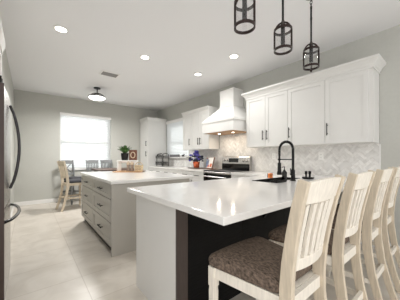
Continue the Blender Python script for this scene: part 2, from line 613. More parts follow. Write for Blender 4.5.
# tall corner cabinet
t = thing('pantry_cabinet', 'tall white cabinet in the far right corner', 'cabinet', (2.92, 6.20, 0))
MB().box(.02, 0, .10, .648, .60, 2.36).build('carcass', M['cab'], t)
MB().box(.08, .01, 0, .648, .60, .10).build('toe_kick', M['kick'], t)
for z0, z1, hz_ in ((.10, 1.46, 1.30), (1.46, 2.36, 1.63)):
    d = shaker(.0, .60, z0, z1, .019).build('door', M['cab'], t)
    pull(.10, hz_, -.001, length=.16, r=.009).build('handle', M['black'], d, smooth=True)
rings = []
for o_, z in ((0, 2.36), (.012, 2.36), (.016, 2.385), (.045, 2.425), (.045, 2.45), (0, 2.45)):
    rings.append([(.64, -o_, z), (-o_, -o_, z), (-o_, .60, z), (.64, .60, z)])
MB().loft(rings).build('crown', M['cab'], t)

# base cabinets of the range wall
def base_cabinet(label, y0, y1, ndoors):
    t = thing('base_cabinet', label, 'cabinet', (0, y0, 0), 0, 'white base cabinets along the range wall')
    w_ = y1 - y0; xf = 2.955
    MB().box(xf, .001, .10, XR - .012, w_ - .001, .873).build('carcass', M['cab'], t)
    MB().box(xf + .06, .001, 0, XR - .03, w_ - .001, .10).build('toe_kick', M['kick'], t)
    for i in range(ndoors):
        a, b_ = w_ * i / ndoors, w_ * (i + 1) / ndoors
        d = shaker(a, b_, .70, .872, xf - .001, rail=.045).build('drawer', M['cab'], t)
        pull((a + b_) / 2, .786, xf - .021, vert=False).build('handle', M['black'], d, smooth=True)
        d = shaker(a, b_, .10, .70, xf - .001).build('door', M['cab'], t)
        pull(b_ - .045 if i == 0 else a + .045, .60, xf - .021).build('handle', M['black'], d, smooth=True)
base_cabinet('white base cabinet between the range and the peninsula', 1.97, 2.70, 2)
base_cabinet('white base cabinet just left of the range', 3.505, 4.40, 2)
base_cabinet('white base cabinet under the narrow end of the wall cabinets', 4.40, 5.30, 2)
base_cabinet('white base cabinet beside the tall corner cabinet', 5.30, 6.19, 2)
tag(MB().box(2.915, 3.505, .874, XR - .012, 6.195, .914, .004).build('countertop', M['quartz']),
    'white quartz countertop running from the range to the corner cabinet', 'countertop')

# ---------------------------------------------------------------- peninsula
SX0, SX1, SY0, SY1 = 2.10, 2.82, 1.36, 1.60
px = [.715, SX0, SX1, 2.915, XR - .012]
py = [.705, SY0, SY1, 1.965, 2.70]
fill = lambda i, j: (j < 3 and not (i == 1 and j == 1)) or (j == 3 and i == 3)
tag(MB().cells(px, py, fill, .874, .914).build('countertop', M['quartz'], bevel=.004),
    'glossy white quartz peninsula top with the black sink cut into it', 'countertop')

t = thing('peninsula_cabinet', 'white and black peninsula base in front of the bar stools', 'cabinet', (0, 0, 0))
t.location = (.785, 1.235, 0)
MB().box(0, 0, 0, .02, .68, .873).build('end_panel', M['cab'], t)
MB().box(.0, -.012, 0, .094, .0, .873).build('post', M['taupe'], t)['label'] = 'edge of the white end panel with its shade painted in'
m = MB()
m.box(.094, -.006, 0, 2.778, .012, .873)
for x in (.70, 1.40, 2.10): m.box(x - .003, -.0075, 0, x + .003, -.006, .873)
m.build('back_panel', M['black_paint'], t)['label'] = 'black back panel with a faint grain'
MB().box(.02, .64, .10, 2.12, .66, .873).build('front_panel', M['cab'], t)
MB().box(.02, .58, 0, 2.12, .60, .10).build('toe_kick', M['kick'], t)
MB().box(.021, -.07, .838, .094, -.013, .873).build('support_block', M['cab'], t)
m = MB()
m.loft([[(x_, y_, z_) for y_, z_ in ((-.013, .873), (-.013, .60), (-.05, .66), (-.12, .78), (-.30, .83), (-.34, .84), (-.34, .873))] for x_ in (1.0, 1.04)])
m.build('corbel', M['black_paint'], t)

# sink
t = thing('kitchen_sink', 'black undermount sink sunk into the peninsula top', 'sink', ((SX0 + SX1) / 2, (SY0 + SY1) / 2, .69))
wx, wy = (SX1 - SX0) / 2, (SY1 - SY0) / 2
m = MB()
T = .012
m.box(-wx + .002, -wy + .002, .0, wx - .002, wy - .002, T)
for a in ((-wx + .002, -wy + .002, -wx + T, wy - .002), (wx - T, -wy + .002, wx - .002, wy - .002), (-wx + T, -wy + .002, wx - T, -wy + T), (-wx + T, wy - T, wx - T, wy - .002)):
    m.box(a[0], a[1], T, a[2], a[3], .228)
m.build('basin', M['black'], t)
MB().lathe([(.045, T), (.045, T + .004), (.02, T + .005)], n=20).build('drain', M['steel'], t, smooth=True)

# ---------------------------------------------------------------- island
t = thing('kitchen_island', 'greige island with six shaker drawers and black pulls', 'island', (.795, 2.655, 0))
IW, IL = 1.13, 1.83
MB().box(0, 0, .10, IW, IL, .873).build('body', M['cab_grey'], t)
MB().box(.03, .0, 0, IW - .02, IL, .10).build('toe_kick', M['kick'], t)  # dark kick set forward, standing in for the shaded floor beneath
MB().box(-.020, -.018, 0, IW, -.0005, .873).build('end_panel', M['cab_grey'], t)
cols = ((.012, .94), (.94, IL))
rows = ((.105, .40), (.40, .685), (.685, .868))
for ya, yb in cols:
    for za, zb in rows:
        d = shaker(ya, yb, za, zb, -.0005, rail=.06, rec=.012, gap=.006, t=.022).build('drawer', M['cab_grey'], t)
        m = pull((ya + yb) / 2, (za + zb) / 2 + .0, -.012, vert=False, length=.17, r=.008)
        m.build('pull', M['black'], d, smooth=True)
tag(MB().cells([.755, 1.985], [2.60, 4.53], lambda i, j: True, .874, .914).build('countertop', M['quartz'], bevel=.004),
    'white quartz top of the greige island', 'countertop')

# ---------------------------------------------------------------- range
t = thing('range', 'stainless steel range with black oven door under the white hood', 'stove', (2.93, 2.71, 0))
RW = .78
MB().box(.03, 0, .08, .63, RW, .905).build('body', M['steel_dark'], t)
c = MB().box(-.01, 0, .905, .56, RW, .922, .004).build('cooktop', M['cooktop'], t)
for bx_, by_, br_ in ((.14, .2, .10), (.14, .56, .08), (.40, .2, .08), (.40, .56, .10)):
    MB().lathe([(br_, .9221), (br_, .9226), (br_ - .006, .9226), (br_ - .006, .9221)], (bx_, by_, 0), cap=False).build('burner_ring', M['grey_plastic'], c)
d = MB().box(-.012, .004, .26, .03, RW - .004, .855, .006).build('oven_door', M['black_glass'], t)
m = MB().tube([(-.055, .06, .80), (-.055, RW - .06, .80)], .013, 12)
for y in (.09, RW - .09): m.tube([(-.012, y, .80), (-.055, y, .80)], .009, 8)
m.build('handle', M['steel'], d, smooth=True)
MB().box(-.010, .004, .862, .03, RW - .004, .90, .005).build('front_trim', M['steel'], t)
MB().box(-.010, .004, .09, .03, RW - .004, .25, .005).build('storage_drawer', M['steel'], t)
m = MB()
prof = [(.56, .905), (.56, 1.045), (.545, 1.055), (.558, 1.19), (.573, 1.215), (.60, 1.225), (.63, 1.225), (.63, .905)]
m.loft([[(x_, y_, z_) for x_, z_ in prof] for y_ in (0, RW)])
bg = m.build('backguard', M['steel'], t)
MB().box(.552, .0, .922, .5595, RW, 1.046).build('vent_panel', M['black_glass'], bg)
MB().box(.541, .30, 1.085, .551, .56, 1.170).build('display', M['screen'], bg)
for y in (.07, .16, .62, .70):
    MB().lathe([(.026, 0), (.026, -.012), (.021, -.03), (.004, -.032)], (.553, y, 1.127), 18, 'x').build('knob', M['steel'], bg, smooth=True)

# hood
t = thing('range_hood', 'white tapered wooden range hood above the stove', 'hood', (XR - .012, 3.13, 1.71))
hw, hd = .45, .60
R_ = lambda x0, a, z: [(0, -a, z), (x0, -a, z), (x0, a, z), (0, a, z)]
MB().loft([R_(-hd - .006, hw + .006, .04), R_(-hd - .006, hw + .006, .0), R_(-hd, hw, .0), R_(-hd, hw, .20), R_(-hd - .014, hw + .014, .205), R_(-hd - .014, hw + .014, .245), R_(-hd, hw, .255), R_(-hd, hw, .255)][2:7]).build('apron', M['cab'], t)
MB().loft([R_(-hd + .002, hw - .002, .255), R_(-.325, .205, .545)]).build('tapered_body', M['cab'], t)
MB().loft([R_(-.335, .215, .545), R_(-.335, .215, .565), R_(-.315, .195, .57), R_(-.315, .195, .90), R_(-.322, .202, .905), R_(-.322, .202, .915)]).build('chimney', M['cab'], t)
MB().box(-hd + .03, -hw + .03, -.006, -.05, hw - .03, .0).build('liner', M['tray_wood'], t)
for y in (-.2, .2):
    o = MB().lathe([(.025, -.0065), (.025, -.010), (.02, -.011)], (-.33, y, 0), 16).build('hood_lamp', M['lamp'], t)
    HL = bpy.data.lights.new('hood_spot', 'AREA'); HL.shape = 'DISK'; HL.size = .05; HL.energy = 1.6; HL.color = (1, .86, .68)
    ho = bpy.data.objects.new('hood_spot', HL); COL.objects.link(ho); ho.parent = t; ho.location = (-.33, y, -.02)

# ---------------------------------------------------------------- refrigerator and cabinet above
t = thing('refrigerator', 'stainless french-door refrigerator at the left edge of the kitchen', 'refrigerator', (-.135, 2.14, 0))
FW = .91
MB().box(-.80, 0, .03, -.055, FW, 1.755).build('body', M['fridge_side'], t)
MB().box(-.80, -.005, .03, -.004, -.0005, 1.749).build('side_panel', M['fridge_side'], t)['label'] = 'brown side panel'
MB().box(-.10, .02, 0, -.06, FW - .02, .085).build('base_grille', M['black'], t)
def bowed(y0, y1, z0, z1, bow=.008):
    n_ = 9
    prof_ = []
    for i in range(n_):
        y = y0 + (y1 - y0) * i / (n_ - 1)
        e = min(1, min(y - 0, FW - y) / .05)
        prof_.append((bow * (1 - ((y - FW / 2) / (FW / 2)) ** 2) - .012 * (1 - e), y))
    ring = [(-.055, y0)] + prof_ + [(-.055, y1)]
    return MB().loft([[(x_ - .012, y_, z_) for x_, y_ in ring] for z_ in (z0, z1)])
for (a, b_, hy) in ((.003, FW / 2 - .003, FW / 2 - .05), (FW / 2 + .003, FW - .003, FW / 2 + .05)):
    d = bowed(a, b_, .80, 1.75).build('door', M['steel'], t)
    pts = []
    for i in range(13):
        q = i / 12
        pts.append((.008 + .062 * math.sin(math.pi * q) ** .75, hy, .92 + q * .74))
    MB().tube(pts, .011, 10).build('handle', M['steel_dark'], d, smooth=True)
d = bowed(.003, FW - .003, .09, .79).build('freezer_drawer', M['steel'], t)
pts = []
for i in range(15):
    q = i / 14
    pts.append((-.006 + .075 * math.sin(math.pi * q) ** .6, .06 + q * (FW - .12), .70))
MB().tube(pts, .013, 10).build('handle', M['steel_dark'], d, smooth=True)
m = MB()
for y in (-.0045, FW - .10): m.box(-.10, y, 1.7505, -.02, y + .08, 1.757, .002)
m.build('hinge_cover', M['black'], t)

t = thing('over_fridge_cabinet', 'white cabinet with crown above the refrigerator', 'cabinet', (-.22, 2.14, 1.76))
MB().box(-.72, -.02, 0, -.02, .93, .53).build('carcass', M['cab'], t)
for a, b_, hy in ((-.02, .455, .41), (.455, .93, .50)):
    d = shaker(a, b_, 0, .53, -.019, 1).build('door', M['cab'], t)
    pull(hy, .10, .001, 1, .11).build('handle', M['black'], d, smooth=True)
rings = []
for o_, z in ((0, .53), (.012, .53), (.012, .56), (.03, .61), (.03, .657), (0, .657)):
    rings.append([(-.72, -.02, z), (o_, -.02 - o_, z), (o_, .93, z), (-.72, .93, z)])
MB().loft(rings).build('crown', M['cab'], t)

# ---------------------------------------------------------------- bar stools
def cushion_rings():
    def outline(sc, z, dome=0):
        pts = []
        hb, hf, yb, yf = .172, .232, -.172, .225
        base = []
        n_ = 10
        # front edge gently bowed, corners rounded
        for k_ in range(n_ + 1):
            q = k_ / n_
            base.append((hf * (1 - 2 * q) * .93, yf + .014 * (1 - (2 * q - 1) ** 2)))
        base += [(-hf * .99, yf - .018), (-hf, yf - .045)]
        for k_ in range(1, 7):
            q = k_ / 7
            base.append((-hf + (hf - hb) * q, yf - .045 + (yb + .03 - yf + .045) * q))
        base += [(-hb, yb + .02), (-hb + .015, yb)]
        for k_ in range(1, 6):
            q = k_ / 6
            base.append((-hb + .015 + 2 * (hb - .015) * q, yb))
        base += [(hb - .015, yb), (hb, yb + .02)]
        for k_ in range(1, 7):
            q = k_ / 7
            base.append((hb + (hf - hb) * q, yb + .03 + (yf - .045 - yb - .03) * q))
        base += [(hf, yf - .045), (hf * .99, yf - .018)]
        cy = .03
        for x_, y_ in base:
            pts.append((x_ * sc, cy + (y_ - cy) * sc, z))
        return pts
    return [outline(.96, .608), outline(.99, .615), outline(1.0, .632), outline(.985, .65), outline(.94, .664), outline(.8, .674), outline(.5, .681), outline(.2, .684)]

REAR = [(.165, -.325, 0), (.160, -.274, .16), (.157, -.230, .34), (.157, -.205, .52), (.159, -.203, .64), (.164, -.214, .76), (.171, -.234, .88), (.180, -.260, 1.0), (.189, -.290, 1.11)]
def rear_at(z):
    for a, b_ in zip(REAR, REAR[1:]):
        if a[2] <= z <= b_[2]:
            q = (z - a[2]) / (b_[2] - a[2])
            return tuple(a[k_] + (b_[k_] - a[k_]) * q for k_ in range(3))

def make_stool(name, label, cat, loc, rz, wood, fabric, group, xback=False):
    t = thing(name, label, cat, loc, rz, group)
    for s in (-1, 1):
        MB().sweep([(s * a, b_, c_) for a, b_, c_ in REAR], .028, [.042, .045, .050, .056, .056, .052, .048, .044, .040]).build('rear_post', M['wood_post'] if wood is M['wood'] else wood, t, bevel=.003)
        m = MB()
        m.box(s * .207 - .021, .172, .50, s * .207 + .021, .214, .606)
        m.loft([[(s * .207 + a * w_, .193 + b_ * w_, z_) for a, b_ in ((-1, -1), (1, -1), (1, 1), (-1, 1))] for w_, z_ in ((.014, 0), (.019, .47), (.0175, .485), (.0175, .50))])
        m.build('front_leg', wood, t, bevel=.002)
    # seat frame
    m = MB()
    m.bar((-.186, .193, .577), (.186, .193, .577), .022, .056)
    m.bar((-.144, -.203, .577), (.144, -.203, .577), .022, .056)
    for s in (-1, 1):
        m.bar((s * .207, .175, .577), (s * .152, -.178, .577), .022, .056)
    m.box(-.15, -.19, .597, .15, .185, .606)
    m.build('seat_frame', wood, t)
    MB().loft(cushion_rings()).build('cushion', fabric, t, smooth=True)
    # stretchers
    m = MB()
    m.bar((-.192, .193, .20), (.192, .193, .20), .022, .045)
    a = rear_at(.29)
    m.bar((-a[0] + .01, a[1], .29), (a[0] - .01, a[1], .29), .020, .045)
    for s in (-1, 1):
        m.bar((s * .205, .178, .27), (s * a[0], a[1] + .02, .27), .020, .036)
    m.build('stretcher', wood, t)
    # back: rails and slats, gently curved
    def arc(z, half, n_=10, dep=.022):
        y = rear_at(z)[1]
        return [(half * (-1 + 2 * i / n_), y - dep * (1 - (-1 + 2 * i / n_) ** 2)) for i in range(n_ + 1)]
    def rail(nm, z0, z1, th=.022, arch=0.0):
        mm = MB()
        h0 = rear_at(z0)[0] - .010; h1 = rear_at(z1)[0] - .010
        A, B = arc(z0, h0), arc(z1, h1)
        rings_ = []
        for (xa, ya), (xb, yb) in zip(A, B):
            up_ = arch * (1 - (xb / h1) ** 2)
            rings_.append([(xa, ya - th / 2, z0), (xa, ya + th / 2, z0), (xb, yb + th / 2, z1 + up_), (xb, yb - th / 2, z1 + up_)])
        mm.loft(rings_)
        mm.build(nm, wood, t, bevel=.003)
    rail('top_rail', 1.012, 1.100, arch=.012)
    rail('lower_rail', .722, .772)
    if not xback:
        for k_ in range(6):
            q = (k_ - 2.5) / 2.5 * .76
            path = []
            for z_ in (.765, .82, .88, .94, 1.0, 1.01):
                hx = rear_at(z_)[0] - .010
                path.append((q * hx, rear_at(z_)[1] - .022 * (1 - q * q), z_))
            MB().sweep(path, .030, .014).build('slat', wood, t)
    else:
        for s in (-1, 1):
            path = []
            for i in range(9):
                z_ = .762 + (1.025 - .762) * i / 8
                q = s * .82 * (-1 + 2 * i / 8)
                hx = rear_at(z_)[0] - .010
                path.append((q * hx, rear_at(z_)[1] - .022 * (1 - q * q) + s * .004, z_))
            MB().tube(path, .012, 6).build('cross_slat', wood, t)
    return t

SG = 'whitewashed bar stools in a row at the peninsula'
s0 = make_stool('bar_stool', 'nearest whitewashed bar stool, its brown tweed seat in full view', 'stool', (.995, .662, 0), 0, M['wood'], M['tweed'], SG)
dup(s0, (1.573, .662, 0), 0, 'whitewashed slat-back bar stool second from the camera')
dup(s0, (2.145, .655, 0), 0, 'whitewashed slat-back bar stool third from the camera')
dup(s0, (2.715, .662, 0), 0, 'farthest whitewashed bar stool, at the right edge by the wall')

# ---------------------------------------------------------------- dining set by the window
t = thing('dining_table', 'dark brown counter-height table behind the island', 'table', (1.72, 5.60, 0))
MB().box(-.46, -.45, .865, .46, .45, .90, .006).build('tabletop', M['wood_dark'], t)
MB().box(-.40, -.39, .79, .40, .39, .865).build('apron', M['wood_dark'], t)
for sx in (-1, 1):
    for sy in (-1, 1):
        MB().box(sx * .38 - .035, sy * .37 - .035, 0, sx * .38 + .035, sy * .37 + .035, .79, .004).build('leg', M['wood_dark'], t)
DG = 'counter-height dining chairs round the dark table'
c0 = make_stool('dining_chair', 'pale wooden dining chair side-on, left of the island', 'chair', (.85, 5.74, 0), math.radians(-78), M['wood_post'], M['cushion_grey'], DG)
make_stool('dining_chair', 'grey dining chair with crossed back, by the left end of the window', 'chair', (.93, 6.44, 0), math.radians(-150), M['chair_grey'], M['cushion_grey'], DG, True)
c2 = make_stool('dining_chair', 'grey slat-back dining chair before the middle of the window', 'chair', (1.44, 6.47, 0), math.radians(180), M['chair_grey'], M['cushion_grey'], DG)
c2.scale = (.82, 1, 1)
dup(c2, (1.83, 6.47, 0), math.radians(180), 'grey slat-back dining chair before the right end of the window')

# ---------------------------------------------------------------- ceiling fittings
def add_lamp(name, loc, watts, size, parent, spread=math.radians(150)):
    l = bpy.data.lights.new(name, 'AREA')
    l.shape = 'DISK'; l.size = size; l.energy = watts; l.color = (1.0, .985, .96); l.spread = spread
    o = bpy.data.objects.new(name, l)
    COL.objects.link(o); o.location = loc; o.parent = parent
    return o
def downlight(label, x, y):
    t = thing('recessed_light', label, 'light', (x, y, H), 0, 'recessed ceiling lights')
    MB().lathe([(.085, -.001), (.085, -.006), (.062, -.010), (.062, -.001)], n=28).build('trim_ring', M['trim'], t, smooth=True)
    MB().lathe([(.061, -.002), (.061, -.007), (.01, -.008)], n=28).build('lens', M['lamp'], t, smooth=True)
    add_lamp('downlight_lamp', (0, 0, -.02), DOWNLIGHT_W, .15, t)
downlight('recessed ceiling light nearest the refrigerator side', .325, 3.23)
downlight('recessed ceiling light above the middle of the island, just right of the vent', 1.487, 3.27)
downlight('recessed ceiling light straight in front of the range hood', 2.605, 3.28)
downlight('recessed ceiling light right of the hood, nearest the pendants', 2.595, 2.33)

t = thing('ceiling_vent', 'grey louvred air vent in the ceiling', 'vent', (1.25, 4.38, H))
MB().cells([-.17, -.145, .145, .17], [-.12, -.095, .095, .12], lambda i, j: not (i == 1 and j == 1), -.012, -.001).build('frame', M['trim'], t)
MB().box(-.145, -.095, -.004, .145, .095, -.001).build('backing', M['kick'], t)
m = MB()
for i in range(9):
    y = -.084 + i * .021
    m.bar((-.145, y, -.009), (.145, y, -.009), .016, .002, (0, .5, .8))
m.build('louvres', M['vent'], t)

t = thing('ceiling_lamp', 'semi-flush ceiling lamp with black arms and a white glass bowl', 'light', (1.27, 5.45, H))
MB().lathe([(.075, 0), (.075, -.018), (.02, -.03)], n=24).build('canopy', M['black'], t, smooth=True)
MB().tube([(0, 0, -.02), (0, 0, -.30)], .011, 10).build('stem', M['black'], t, smooth=True)
for a in (0, math.pi / 2):
    pts = []
    for i in range(17):
        q = -1 + 2 * i / 16
        pts.append((.185 * q * math.cos(a + .6), .185 * q * math.sin(a + .6), -.13 - .08 * q * q))
    MB().tube(pts, .009, 8).build('arm', M['black'], t, smooth=True)
MB().lathe([(.182, -.216), (.182, -.2195), (.01, -.2195)], n=32).build('glow_block_pan', M['black'], t)  # unseen pan added to keep the bowl's glow off the ceiling
MB().lathe([(.190, -.212), (.190, -.232), (.180, -.232), (.180, -.212), (.190, -.212)], n=36, cap=False).build('rim', M['black'], t, smooth=True)
MB().lathe([(.180, -.222), (.172, -.245), (.135, -.268), (.07, -.282), (.01, -.285)], n=36).build('glass_bowl', M['bowl'], t, smooth=True)
MB().lathe([(.015, -.280), (.012, -.300), (.003, -.310)], n=14).build('finial', M['black'], t, smooth=True)
add_lamp('bowl_lamp', (0, 0, -.34), 48.0, .3, t, math.radians(178))

def pendant(label, x, zbot=2.101, finial=False):
    t = thing('pendant_lamp', label, 'pendant', (x, .96, 0), 0, 'glass cylinder pendants over the peninsula')
    R = .068
    zt = zbot + .178
    MB().lathe([(.06, H - .001), (.06, H - .012), (.012, H - .02)], n=22).build('canopy', M['black'], t, smooth=True)
    m = MB()
    for i, z_ in enumerate((H - .045, H - .075, H - .105)):
        pts = [(.011 * math.cos(k_ * math.pi / 6) * (1 if i % 2 == 0 else 0), .011 * math.cos(k_ * math.pi / 6) * (0 if i % 2 == 0 else 1), z_ + .021 * math.sin(k_ * math.pi / 6)) for k_ in range(12)]
        m.tube(pts, .0028, 6, closed=True)
    m.build('chain', M['black'], t, smooth=True)
    m = MB()
    m.tube([(0, 0, H - .122), (0, 0, zt + .075)], .009, 8)
    for z_ in (H - .13, (H + zt) / 2 + .04): m.lathe([(.010, z_ - .012), (.010, z_ + .012)], n=10)
    m.build('stem', M['black'], t, smooth=True)
    m = MB()
    m.lathe([(.011, zt + .085), (.016, zt + .07), (.010, zt + .05)], n=12)
    for k_ in range(4):
        a = k_ * math.pi / 2 + .5
        pts = [((.012 + (R - .012) * q) * math.cos(a), (.012 + (R - .012) * q) * math.sin(a), zt + .065 - .062 * q ** 2.2) for q in (0, .2, .4, .6, .8, 1)]
        m.tube(pts, .0075, 6)
    m.build('yoke', M['bronze'], t, smooth=True)
    ring = lambda z_: MB().lathe([(R + .006, z_ - .010), (R + .006, z_ + .010), (R - .002, z_ + .010), (R - .002, z_ - .010), (R + .006, z_ - .010)], n=36, cap=False)
    ring(zt).build('upper_ring', M['bronze'], t, smooth=True)
    ring(zbot + .011).build('lower_ring', M['bronze'], t, smooth=True)
    MB().lathe([(R - .004, zbot + .012), (R - .004, zt), (R - .008, zt), (R - .008, zbot + .012), (R - .004, zbot + .012)], n=40, cap=False).build('glass_shade', M['glass'], t, smooth=True)
    MB().tube([(0, 0, zt + .06), (0, 0, zbot + .060)], .017, 10).build('socket', M['black'], t, smooth=True)
    for k_ in range(2):
        a = k_ * math.pi + 2.05
        MB().bar((R * math.cos(a), R * math.sin(a), zbot + .01), (R * math.cos(a), R * math.sin(a), zt), .011, .011).build('side_bar', M['bronze'], t)
    if finial:
        m = MB().bar((-R * math.cos(.5), -R * math.sin(.5), zbot + .006), (R * math.cos(.5), R * math.sin(.5), zbot + .006), .007, .006)
        m.lathe([(.006, zbot + .006), (.006, zbot - .012), (.014, zbot - .022), (.010, zbot - .034), (.002, zbot - .045)], n=14)
        m.build('finial', M['bronze'], t, smooth=True)
pendant('glass cylinder pendant lamp nearest the camera, cut by the top edge', 1.18)
pendant('glass cylinder pendant lamp hanging between two others', 1.687)
pendant('glass cylinder pendant lamp nearest the wall cabinets, with a small finial below', 2.225, finial=True)

# ---------------------------------------------------------------- outlets on the tile
for y, lab in ((2.21, 'white wall outlet on the herringbone tile left of the tap'), (1.39, 'white wall outlet on the herringbone tile behind the bar stools')):
    t = thing('wall_outlet', lab, 'outlet', (XR - .0105, y, 1.215), 0, 'outlets on the backsplash')
    MB().box(-.006, -.036, -.058, 0, .036, .058, .002).build('cover_plate', M['plate'], t)
    for z_ in (-.022, .022):
        m = MB().box(-.008, -.015, z_ - .014, -.0058, .015, z_ + .014)
        s_ = m.build('socket', M['plate'], t)
        MB().box(-.0085, -.008, z_ - .006, -.0078, -.005, z_ + .006).box(-.0085, .005, z_ - .006, -.0078, .008, z_ + .006).build('slots', M['slot'], s_)

# ---------------------------------------------------------------- tap and things by the sink
TOP = .9145
t = thing('kitchen_faucet', 'tall black spring-neck kitchen faucet at the sink', 'faucet', (2.47, 1.275, TOP))
MB().lathe([(.032, 0), (.032, .008), (.024, .014), (.022, .13), (.018, .135)], n=24).build('base', M['black'], t, smooth=True)
pts = [(0, 0, .13), (0, 0, .38)]
for i in range(1, 13):
    a = math.pi * i / 12
    pts.append((0.02 * (1 - math.cos(a)) / 2, .095 - .095 * math.cos(a), .38 + .095 * math.sin(a)))
pts += [(.02, .19, .30), (.02, .19, .20)]
MB().tube([(0, 0, .13), (0, 0, .385)], .015, 12).build('column', M['black'], t, smooth=True)
MB().tube(pts[1:], .0115, 10).build('hose', M['black'], t, smooth=True)
# spring coil round the hose
def along(P, n_):
    P = [Vector(p) for p in P]
    seg = [(b_ - a).length for a, b_ in zip(P, P[1:])]
    tot = sum(seg); out = []
    for i in range(n_ + 1):
        d_ = tot * i / n_
        for k_, L_ in enumerate(seg):
            if d_ <= L_ + 1e-9 or k_ == len(seg) - 1:
                out.append(P[k_].lerp(P[k_ + 1], min(1, d_ / L_))); break
            d_ -= L_
    return out
cl_ = along(pts[1:-1], 260)
coil = []
for i, p in enumerate(cl_):
    tt = (cl_[min(i + 1, 260)] - cl_[max(i - 1, 0)]).normalized()
    s_ = Vector((1, 0, 0)); s_ = (s_ - tt * s_.dot(tt)).normalized(); u_ = tt.cross(s_)
    a = i * 2 * math.pi / 8
    coil.append(p + (s_ * math.cos(a) + u_ * math.sin(a)) * .0145)
MB().tube(coil, .0032, 5).build('spring', M['black'], t, smooth=True)
MB().lathe([(.014, .215), (.021, .205), (.023, .11), (.029, .085), (.029, .06), (.014, .058)], (.02, .19, 0), 18).build('spray_head', M['black'], t, smooth=True)
m = MB().tube([(0, 0, .255), (.02, .19, .255)], .0065, 8)
m.lathe([(.020, .245), (.020, .265)], (.02, .19, 0), 16)
m.build('support_arm', M['black'], t, smooth=True)
m = MB().tube([(-.015, 0, .075), (-.05, .0, .078)], .012, 10)
m.tube([(-.048, 0, .08), (-.06, .0, .15)], .006, 8)
m.build('lever', M['black'], t, smooth=True)

t = thing('sink_caddy', 'low black tray at the sink edge beside the spray head', 'tray', (2.20, 1.305, TOP))
m = MB().box(-.10, -.04, 0, .10, .04, .008, .003)
m.box(-.10, -.04, .008, -.094, .04, .026).box(.094, -.04, .008, .10, .04, .026).box(-.094, -.04, .008, .094, -.034, .026).box(-.094, .034, .008, .094, .04, .026)
m.build('tray', M['black'], t)
t = thing('dish_sponge', 'orange scrub sponge standing on the far side of the sink', 'sponge', (2.60, 1.655, TOP))
MB().box(-.05, -.018, 0, .02, .018, .062, .008, 3).build('foam', M['sponge'], t)
MB().box(-.05, .0182, .004, .02, .026, .058, .003).build('scrub_pad', M['soil'], t)
t = thing('soap_bottle', 'slim black soap bottle with pump at the near sink edge', 'bottle', (2.35, 1.318, TOP))
MB().lathe([(.027, 0), (.029, .006), (.029, .105), (.012, .125), (.012, .135)], n=20).build('bottle_body', M['black_glass'], t, smooth=True)
MB().tube([(0, 0, .13), (0, 0, .17), (-.035, .01, .166)], .006, 8).build('pump', M['black'], t, smooth=True)
t = thing('sink_strainer', 'small black dish with two upright knobs on the counter behind the first stool', 'dish', (2.85, 1.27, TOP))
MB().lathe([(.055, 0), (.072, .010), (.074, .022), (.06, .022), (.05, .014), (.004, .012)], n=26).build('dish', M['black'], t, smooth=True)
m = MB()
for dx_ in (-.016, .016): m.lathe([(.011, .012), (.011, .06), (.018, .066), (.018, .10), (.004, .105)], (dx_, -dx_, 0), 14)
m.build('knob', M['black'], t, smooth=True)

# ---------------------------------------------------------------- things on the range-wall counter
t = thing('wire_rack', 'two-tier black wire rack on the counter beside the corner cabinet', 'rack', (3.26, 5.90, TOP))
m = MB()
for y in (-.17, .17):
    m.tube([(-.10, y, 0), (-.10, y, .30), (-.06, y, .38), (.06, y, .40), (.12, y, .36), (.12, y, 0)], .010, 8)
m.build('side_frame', M['black'], t, smooth=True)
for z_ in (.06, .25):
    m = MB()
    for zz in (z_, z_ + .07):
        m.tube([(-.13, -.19, zz), (.13, -.19, zz), (.13, .19, zz), (-.13, .19, zz)], .008, 6, closed=True)
    for i in range(15):
        y = -.19 + .38 / 14 * i
        m.tube([(-.13, y, z_ + .07), (-.13, y, z_), (.13, y, z_), (.13, y, z_ + .07)], .005, 5)
    m.build('wire_basket', M['black'], t, smooth=True)
m = MB()
for i in range(4):
    pts = [(-.11, -.12 + .08 * i + .03 * math.cos(k_ * math.pi / 5), .335 + .03 * math.sin(k_ * math.pi / 5)) for k_ in range(10)]
    m.tube(pts, .007, 6, closed=True)
m.build('scroll', M['black'], t, smooth=True)

def flowers():
    t = thing('flower_pot', 'copper pot of violet-blue flowers on the counter left of the range', 'potted plant', (3.30, 4.22, TOP + .0175))
    t.scale = (1.2, 1.2, 1.2)
    MB().lathe([(.052, 0), (.06, .01), (.072, .10), (.078, .125), (.07, .125), (.064, .10)], n=26).build('pot', M['copper'], t, smooth=True)
    MB().lathe([(.066, .112), (.01, .114)], n=20).build('soil', M['soil'], t)
    rng = random.Random(11)
    m1, m2 = MB(), MB()
    for i in range(60):
        a = rng.random() * 6.28; r_ = .14 * math.sqrt(rng.random()); z_ = .14 + rng.random() * .13
        if z_ < .2: r_ *= 1.1
        c_ = Vector((r_ * math.cos(a), r_ * math.sin(a), z_))
        s_ = .022 + .014 * rng.random()
        mm = m1 if (z_ > .24 or rng.random() < .08) else m2
        bmesh.ops.create_icosphere(mm.bm, subdivisions=1, radius=s_, matrix=Matrix.Translation(c_) @ Matrix.Rotation(a, 4, 'Z') @ Matrix.Diagonal((1, 1, .7, 1)))
    for i in range(14):
        a = rng.random() * 6.28
        m2.tube([(.02 * math.cos(a), .02 * math.sin(a), .11), (.06 * math.cos(a), .06 * math.sin(a), .19)], .004, 5)
    for i in range(22):
        a = rng.random() * 6.28
        c_ = (.06 * rng.random() * math.cos(a), .06 * rng.random() * math.sin(a), .25 + .07 * rng.random())
        m1.lathe([(.004, 0), (.014, .012), (.012, .035), (.002, .05)], c_, 8)
    m2.build('foliage', M['navy_leaf'], t); m1.build('blossoms', M['blue_flower'], t)
flowers()
tag(MB().box(3.17, 4.02, TOP, 3.44, 4.42, TOP + .017, .005).build('serving_board', M['wood_dark']),
    'dark wooden board under the copper flower pot', 'board')
